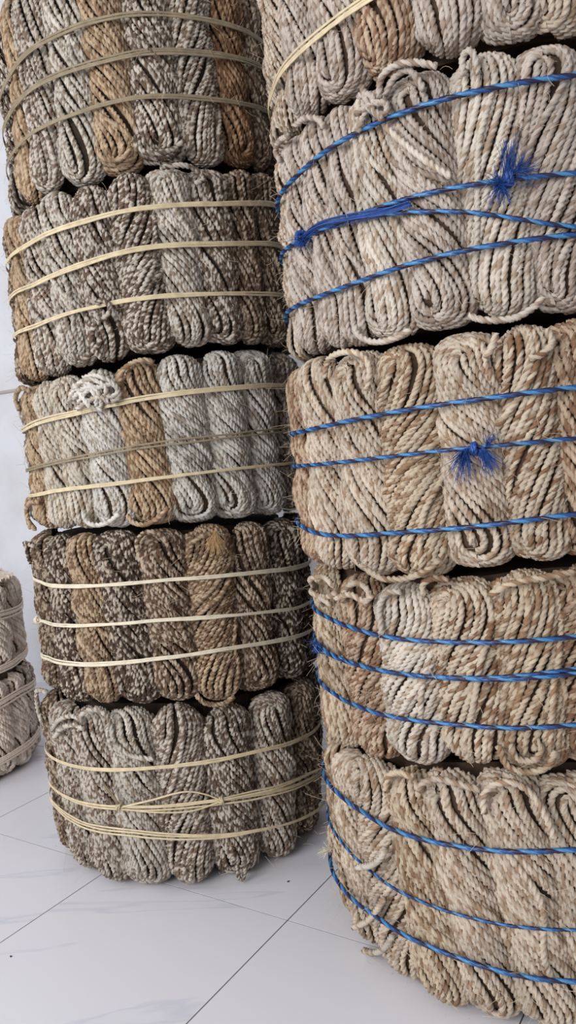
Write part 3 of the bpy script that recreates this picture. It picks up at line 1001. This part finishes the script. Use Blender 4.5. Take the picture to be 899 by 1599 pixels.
def knot_coil(b, name, px, py, size, r, mat, turns=2.6, axis_px=(1, 0), lift=0.006, pitch=None, seed=0, parent=None):
    """an overhand knot: a short coil drawn tight round the cord"""
    c = S(b, px, py, lift)
    ax = S(b, px + axis_px[0] * 8, py + axis_px[1] * 8, lift) - c
    ax /= np.linalg.norm(ax)
    out = np.array([c[0], c[1], 0]); out /= np.linalg.norm(out)
    up = np.cross(ax, out); up /= np.linalg.norm(up)
    rng = np.random.default_rng(seed)
    t = np.linspace(0, 1, 26)
    P = [c + ax * (size * 1.1 * (q - 0.5)) + size * (0.75 + 0.25 * math.sin(PI * q)) * (math.cos(6.283 * turns * q) * out * 0.8 + math.sin(6.283 * turns * q) * up) + rng.normal(0, size * 0.08, 3) for q in t]
    return rope_object(name, P, r, pitch or 5 * r, mat, parent or b.root, M=110)


# straw-bound stack
strand_bundle(L5, 'straw_loop', [(188, 1261), (235, 1250), (285, 1237), (318, 1240), (345, 1250)], 2, 0.0022, 0.0010, M_STRAW, seed=1)
strand_bundle(L5, 'straw_loop', [(188, 1263), (245, 1269), (300, 1267), (345, 1252)], 2, 0.0022, 0.0012, M_STRAW, seed=2)
strand_bundle(L5, 'straw_loop', [(345, 1249), (390, 1239), (440, 1227), (500, 1200)], 3, 0.0022, 0.0022, M_STRAW, seed=3)
strand_bundle(L5, 'straw_tail', [(188, 1260), (177, 1243, 0.014), (163, 1226, 0.02)], 3, 0.0022, 0.0018, M_STRAW_GREY, seed=4)
knot_coil(L5, 'straw_knot', 186, 1259, 0.0095, 0.0030, M_STRAW, axis_px=(0.9, 0.5), seed=5)
knot_coil(L5, 'straw_knot', 345, 1250, 0.0090, 0.0028, M_STRAW, axis_px=(1, -0.2), seed=6)
knot_coil(L4, 'straw_knot', 59, 968, 0.010, 0.0034, M_STRAW_WHITE, seed=7)
wrap(L1, h1, [(208, 220), (222, 236), (246, 240), (270, 233), (288, 220)])
wrap(L1, h1, [(150, 232), (160, 246), (178, 251), (196, 243), (204, 228)])
wrap(L2, h2, [(150, 474), (160, 468), (171, 478), (168, 492), (155, 498), (148, 488)], lift=0.010)
wrap(L2, h2, [(148, 505), (143, 525), (146, 545), (158, 558)])
wrap(L2, h2, [(112, 552), (130, 560), (146, 548), (158, 530)])
wrap(L2, h2, [(250, 262), (285, 258), (308, 266), (318, 280), (305, 287)], lift=0.008)
wrap(L3, h3, [(130, 800), (135, 814), (150, 820), (170, 815), (186, 802)])
wrap(L3, h3, [(198, 804), (208, 816), (228, 819), (250, 806), (262, 792)])
wrap(L3, h3, [(186, 598), (192, 578), (208, 566), (228, 562), (240, 566)], lift=0.004)
for kp in ([(108, 628), (118, 604), (138, 592), (160, 600), (172, 622)], [(112, 612), (130, 596), (152, 610), (158, 634), (146, 640)],
           [(122, 630), (136, 610), (158, 604), (176, 600), (184, 612), (172, 622)], [(130, 590), (148, 586), (166, 592), (182, 604), (186, 620), (174, 628)],
           [(116, 600), (128, 618), (142, 636), (160, 640)], [(114, 622), (128, 608), (146, 604), (160, 612)], [(120, 638), (138, 626), (156, 620), (170, 628)],
           [(124, 598), (140, 606), (150, 620), (150, 636)], [(136, 594), (154, 596), (166, 608), (160, 624)]):
    wrap(L3, h3, [(x, y, 0.010 + 0.005 * (i % 3)) for i, (x, y) in enumerate(kp)], 'white', 'knot')
wrap(L4, h4, [(296, 872), (298, 852), (312, 839), (330, 834)])
wrap(L4, h4, [(216, 862), (214, 846), (226, 832), (248, 832), (262, 846)])
wrap(L4, h4, [(306, 1085), (320, 1098), (345, 1100), (366, 1088)])
fibre_tuft('fibre_tuft', hank_at(L4, h4, 337, 832)[0], S(L4, 335, 832, 0.004), [(0.0, -0.7, -1.0), (0.3, -0.6, -1), (-0.35, -0.6, -1)], 170, 0.050, 0.25, 0.0006, M_TUFT, seed=8, curl=0.25, sag=0.15)
for x, y in ((231, 1366), (293, 1368), (376, 1366)):
    wrap(L5, h5, [(x - 6, y - 14, -0.004), (x - 4, y + 2, -0.010), (x + 1, y + 8, -0.014), (x + 5, y + 1, -0.010), (x + 6, y - 15, -0.004)], r=0.0058)
wrap(L5, h5, [(122, 1120), (140, 1108), (160, 1112), (172, 1130), (180, 1160), (205, 1180), (240, 1186)], lift=0.006)

# stack bound with blue twine
wrap(R2, k2, [(553, 508), (560, 524), (584, 534), (617, 528), (641, 514)])
wrap(R2, k2, [(731, 493), (758, 500), (802, 497), (834, 479), (848, 464)])
wrap(R2, k2, [(592, 154, 0.010), (594, 124, 0.014), (612, 104, 0.018), (646, 97, 0.016), (682, 104, 0.008)])
wrap(R2, k2, [(600, 150), (616, 120), (640, 110), (662, 140)], lift=0.004)
wrap(R2, k2, [(724, 118, 0.006), (722, 90, 0.008), (733, 78, 0.016), (742, 92, 0.016), (746, 116, 0.012)])
wrap(R2, k2, [(437, 250), (430, 236), (436, 220), (450, 212)], lift=0.006)
wrap(R2, k2, [(460, 196), (476, 184), (496, 186), (506, 198)], lift=0.006)
for kp in ([(566, 136), (572, 156), (590, 178), (605, 172), (600, 160), (584, 162)], [(590, 156), (574, 166), (566, 186), (558, 206)], [(560, 150), (576, 148), (590, 160), (602, 158)],
           [(556, 178), (570, 168), (586, 176), (596, 186)]):
    wrap(R2, k2, [(x, y, 0.010 + 0.006 * (i % 2)) for i, (x, y) in enumerate(kp)], 'rose', 'knot')
wrap(R2, k2, [(602, 198), (640, 232), (680, 262), (704, 276)], 'chalk', lift=0.010)
wrap(R3, k3, [(573, 890), (600, 904), (636, 902), (668, 890), (686, 872)])
wrap(R3, k3, [(506, 590), (512, 562), (534, 550), (562, 553), (577, 575), (572, 610)], lift=0.006)
wrap(R3, k3, [(758, 560), (770, 536), (774, 520)], lift=0.006)
wrap(R3, k3, [(826, 560), (848, 552), (862, 534), (852, 514)], lift=0.008)
wrap(R4, k4, [(764, 930), (797, 912), (848, 902), (899, 894)], lift=0.012)
wrap(R4, k4, [(662, 930), (660, 912), (676, 903), (700, 905)], lift=0.006)
wrap(R4, k4, [(778, 1164), (792, 1196), (826, 1206), (856, 1196), (866, 1172)], lift=0.006)
wrap(R4, k4, [(796, 1162), (806, 1184), (832, 1188), (846, 1170), (836, 1156)], lift=0.006)
for kp in ([(476, 926), (484, 906), (504, 900), (520, 914)], [(470, 914), (486, 924), (508, 932), (524, 926)], [(536, 940), (540, 918), (560, 910), (576, 926), (570, 946)],
           [(524, 934), (546, 928), (568, 938), (580, 930)], [(486, 950), (500, 934), (516, 944)]):
    wrap(R4, k4, [(x, y, 0.008 + 0.004 * (i % 2)) for i, (x, y) in enumerate(kp)], 'sand', 'loose_turn')
wrap(R4, k4, [(596, 990), (592, 950), (604, 926), (626, 924)], 'chalk', lift=0.006)
wrap(R5, k5, [(655, 1236), (660, 1222), (682, 1216), (715, 1224), (750, 1234)], lift=0.008)
wrap(R5, k5, [(756, 1270), (754, 1244), (768, 1226), (800, 1222), (830, 1240), (852, 1276), (866, 1310)], lift=0.009)
wrap(R5, k5, [(602, 1236), (606, 1212), (622, 1206), (646, 1214)], lift=0.006)
wrap(R5, k5, [(558, 1354), (576, 1352), (592, 1342), (602, 1326)], 'chalk', lift=0.012)
wrap(R5, k5, [(552, 1448, -0.01), (570, 1440, -0.005), (586, 1424), (598, 1404)], lift=0.002)
wrap(R5, k5, [(568, 1484, -0.028), (584, 1488, -0.024), (600, 1480, -0.02), (612, 1462, -0.014)], 'chalk', 'rope_end', lift=-0.02)
fibre_tuft('rope_end', R5.root, S(R5, 516, 1328, 0.0), [(-1, -0.2, 0.15), (-1, -0.3, 0.4)], 40, 0.026, 0.3, 0.0009, M_STRAW_WHITE, seed=9, curl=0.6)

# frayed knots of the blue twine
strand_bundle(R2, 'frayed_twine', [(462, 382), (474, 370), (500, 352), (545, 340), (600, 330), (640, 318)], 16, 0.0012, 0.0040, M_FRAY, lift=0.009, seed=21)
twine_band(R2, R2.strap_fn([(590, 334), (640, 333), (736, 330), (818, 344), (899, 360)]), 0.0044, lift=0.007, th=np.linspace(R2.theta_at(592, 1.58), R2.face + 0.9, 90))
knot_coil(R2, 'twine_knot', 470, 373, 0.013, 0.0050, M_FRAY, axis_px=(0.8, -0.5), seed=22)
fibre_tuft('frayed_tuft', R2.root, S(R2, 470, 372, 0.012), [(-0.3, -0.8, -0.6), (0.3, -0.8, 0.3)], 70, 0.035, 0.45, 0.0007, M_FRAY, seed=23)
fibre_tuft('frayed_tuft', R2.root, S(R2, 792, 274, 0.010), [(0.05, -0.4, 1.0)], 60, 0.058, 0.12, 0.0007, M_FRAY, seed=24, curl=0.25, sag=0.05)
fibre_tuft('frayed_tuft', R2.root, S(R2, 782, 288, 0.010), [(-0.5, -0.6, -0.8), (0.2, -0.6, -0.8), (-0.6, -0.5, 0.2)], 90, 0.040, 0.4, 0.0008, M_FRAY, seed=25)
fibre_tuft('frayed_tuft', R2.root, S(R2, 806, 270, 0.010), [(0.8, -0.4, 0.1), (0.5, -0.5, 0.6)], 70, 0.036, 0.4, 0.0008, M_FRAY, seed=26)
knot_coil(R2, 'twine_knot', 793, 278, 0.013, 0.0050, M_FRAY, axis_px=(1, -0.2), seed=27)
fibre_tuft('frayed_tuft', R3.root, S(R3, 727, 704, 0.010), [(-0.25, -0.5, -1.0), (-0.6, -0.5, -0.4)], 90, 0.050, 0.25, 0.0008, M_FRAY, seed=28, curl=0.3)
fibre_tuft('frayed_tuft', R3.root, S(R3, 752, 704, 0.010), [(0.35, -0.5, -0.9), (0.2, -0.6, -0.3)], 80, 0.040, 0.25, 0.0008, M_FRAY, seed=29, curl=0.3)
fibre_tuft('frayed_tuft', R3.root, S(R3, 760, 696, 0.010), [(0.3, -0.5, 1.0)], 24, 0.034, 0.25, 0.0008, M_FRAY, seed=30, curl=0.3)
knot_coil(R3, 'twine_knot', 740, 701, 0.010, 0.0044, M_FRAY, axis_px=(1, -0.1), seed=31)
fibre_tuft('frayed_tuft', R4.root, S(R4, 495, 1008, 0.008), [(-0.5, -0.8, 0.4), (0.3, -0.8, -0.6)], 70, 0.028, 0.5, 0.0007, M_FRAY, seed=32)
knot_coil(R4, 'twine_knot', 497, 1012, 0.010, 0.0046, M_FRAY, axis_px=(0.8, 0.5), seed=33)

# loops that stand out at the left edge of the straw-bound stack
wrap(L3, h3, [(44, 826, 0.0), (30, 815, 0.005), (27, 797, 0.007), (34, 782, 0.005), (48, 778, 0.0)], 'tan')
wrap(L3, h3, [(54, 826, 0.004), (42, 812, 0.005), (40, 796, 0.007), (48, 784, 0.010), (60, 784, 0.002)], 'tan')
wrap(L4, h4, [(46, 880, 0.0), (30, 868, 0.005), (28, 856, 0.006), (38, 848, 0.010), (52, 852, 0.0)], 'black')
wrap(L5, h5, [(66, 1128, 0.0), (52, 1112, 0.005), (50, 1092, 0.007), (58, 1078, 0.005), (72, 1080, 0.0)], 'pale')
wrap(L5, h5, [(80, 1140, 0.004), (92, 1124, 0.005), (112, 1118, 0.005), (128, 1124, 0.006)], 'pale')
wrap(L5, h5, [(84, 1152, 0.004), (98, 1136, 0.005), (116, 1132, 0.005), (130, 1138, 0.006)], 'pale')
wrap(L3, h3, [(30, 640, 0.0), (24, 622, 0.006), (32, 606, 0.006), (46, 610, 0.0)], 'tan')


def fuzz(b, out, mat, n, seed, ln=0.022, rad=0.00035):
    """single fibres that stand off the rope, as sisal does"""
    rng = np.random.default_rng(seed)
    vs, qs, base, M = [], [], 0, 5
    for k in range(n):
        th = b.face + rng.uniform(-1.5, 1.5)
        lo, hi = float(b.low(th - b.face)) - b.z0 + 0.03, float(b.high(th - b.face)) - b.z0 - 0.03
        z = rng.uniform(lo, hi)
        rho = float(b.outer(th)) - 0.004
        er = np.array([math.cos(th), math.sin(th), 0]); et = np.array([-math.sin(th), math.cos(th), 0])
        d = er * rng.uniform(0.1, 0.7) + et * rng.normal(0, 0.7) + np.array([0, 0, rng.normal(0, 0.7)])
        d /= np.linalg.norm(d)
        l = ln * rng.uniform(0.5, 1.6)
        t = np.linspace(0, 1, M)[:, None]
        P = er * rho + np.array([0, 0, z]) + d * l * t + rng.normal(0, 0.4, 3) * l * t ** 2
        T, U, V = frames(P[None])
        a = np.arange(3) * 2.094
        ring = P[:, None, :] + rad * (np.cos(a)[None, :, None] * U[0][:, None, :] + np.sin(a)[None, :, None] * V[0][:, None, :])
        i, j = np.meshgrid(np.arange(M - 1), np.arange(3), indexing='ij')
        j2 = (j + 1) % 3
        qs.append(np.stack([i * 3 + j, i * 3 + j2, (i + 1) * 3 + j2, (i + 1) * 3 + j], axis=-1).reshape(-1, 4) + base)
        vs.append(ring.reshape(-1, 3)); base += M * 3
    link('loose_fibres', fast_mesh('loose_fibres', np.concatenate(vs), np.concatenate(qs)), mat, b.root)['kind'] = 'stuff'


M_FIBRE = plain_mat('loose_fibre', (206, 184, 156), 0.7)
for k, (b, o, n) in enumerate(((R5, k5, 420), (R4, k4, 420), (R3, k3, 420), (R2, k2, 360), (R1, k1, 200), (L5, h5, 260), (L4, h4, 260), (L3, h3, 260), (L2, h2, 200), (L1, h1, 200))):
    fuzz(b, o, M_FIBRE, n, 300 + k)

# --- small things on the floor and the wall
def speck(px, py, size, label, mat, seed):
    import bmesh
    rng = random.Random(seed)
    bm = bmesh.new()
    bmesh.ops.create_icosphere(bm, subdivisions=2, radius=size)
    for v in bm.verts:
        k = 1 + 0.35 * (rng.random() - 0.5)
        v.co = Vector((v.co.x * k * 1.4, v.co.y * k, v.co.z * k * 0.5))
    me = bpy.data.meshes.new('crumb'); bm.to_mesh(me); bm.free()
    d = ray(px, py); P = CAM + d * (CAM_H / -d[2])
    o = link('crumb', me, mat)
    o.location = (P[0], P[1], size * 0.42)
    o.rotation_euler = (0, 0, rng.uniform(0, 6))
    o['label'] = label; o['category'] = 'debris'; o['group'] = 'dark crumbs on the floor tiles'


M_DIRT = plain_mat('dark_crumb', (58, 50, 46), 0.9)
speck(450, 1377, 0.0028, 'dark crumb on the tile between the two stacks', M_DIRT, 1)
speck(17, 1494, 0.0024, 'dark crumb on the tile at the lower left of the floor', M_DIRT, 2)
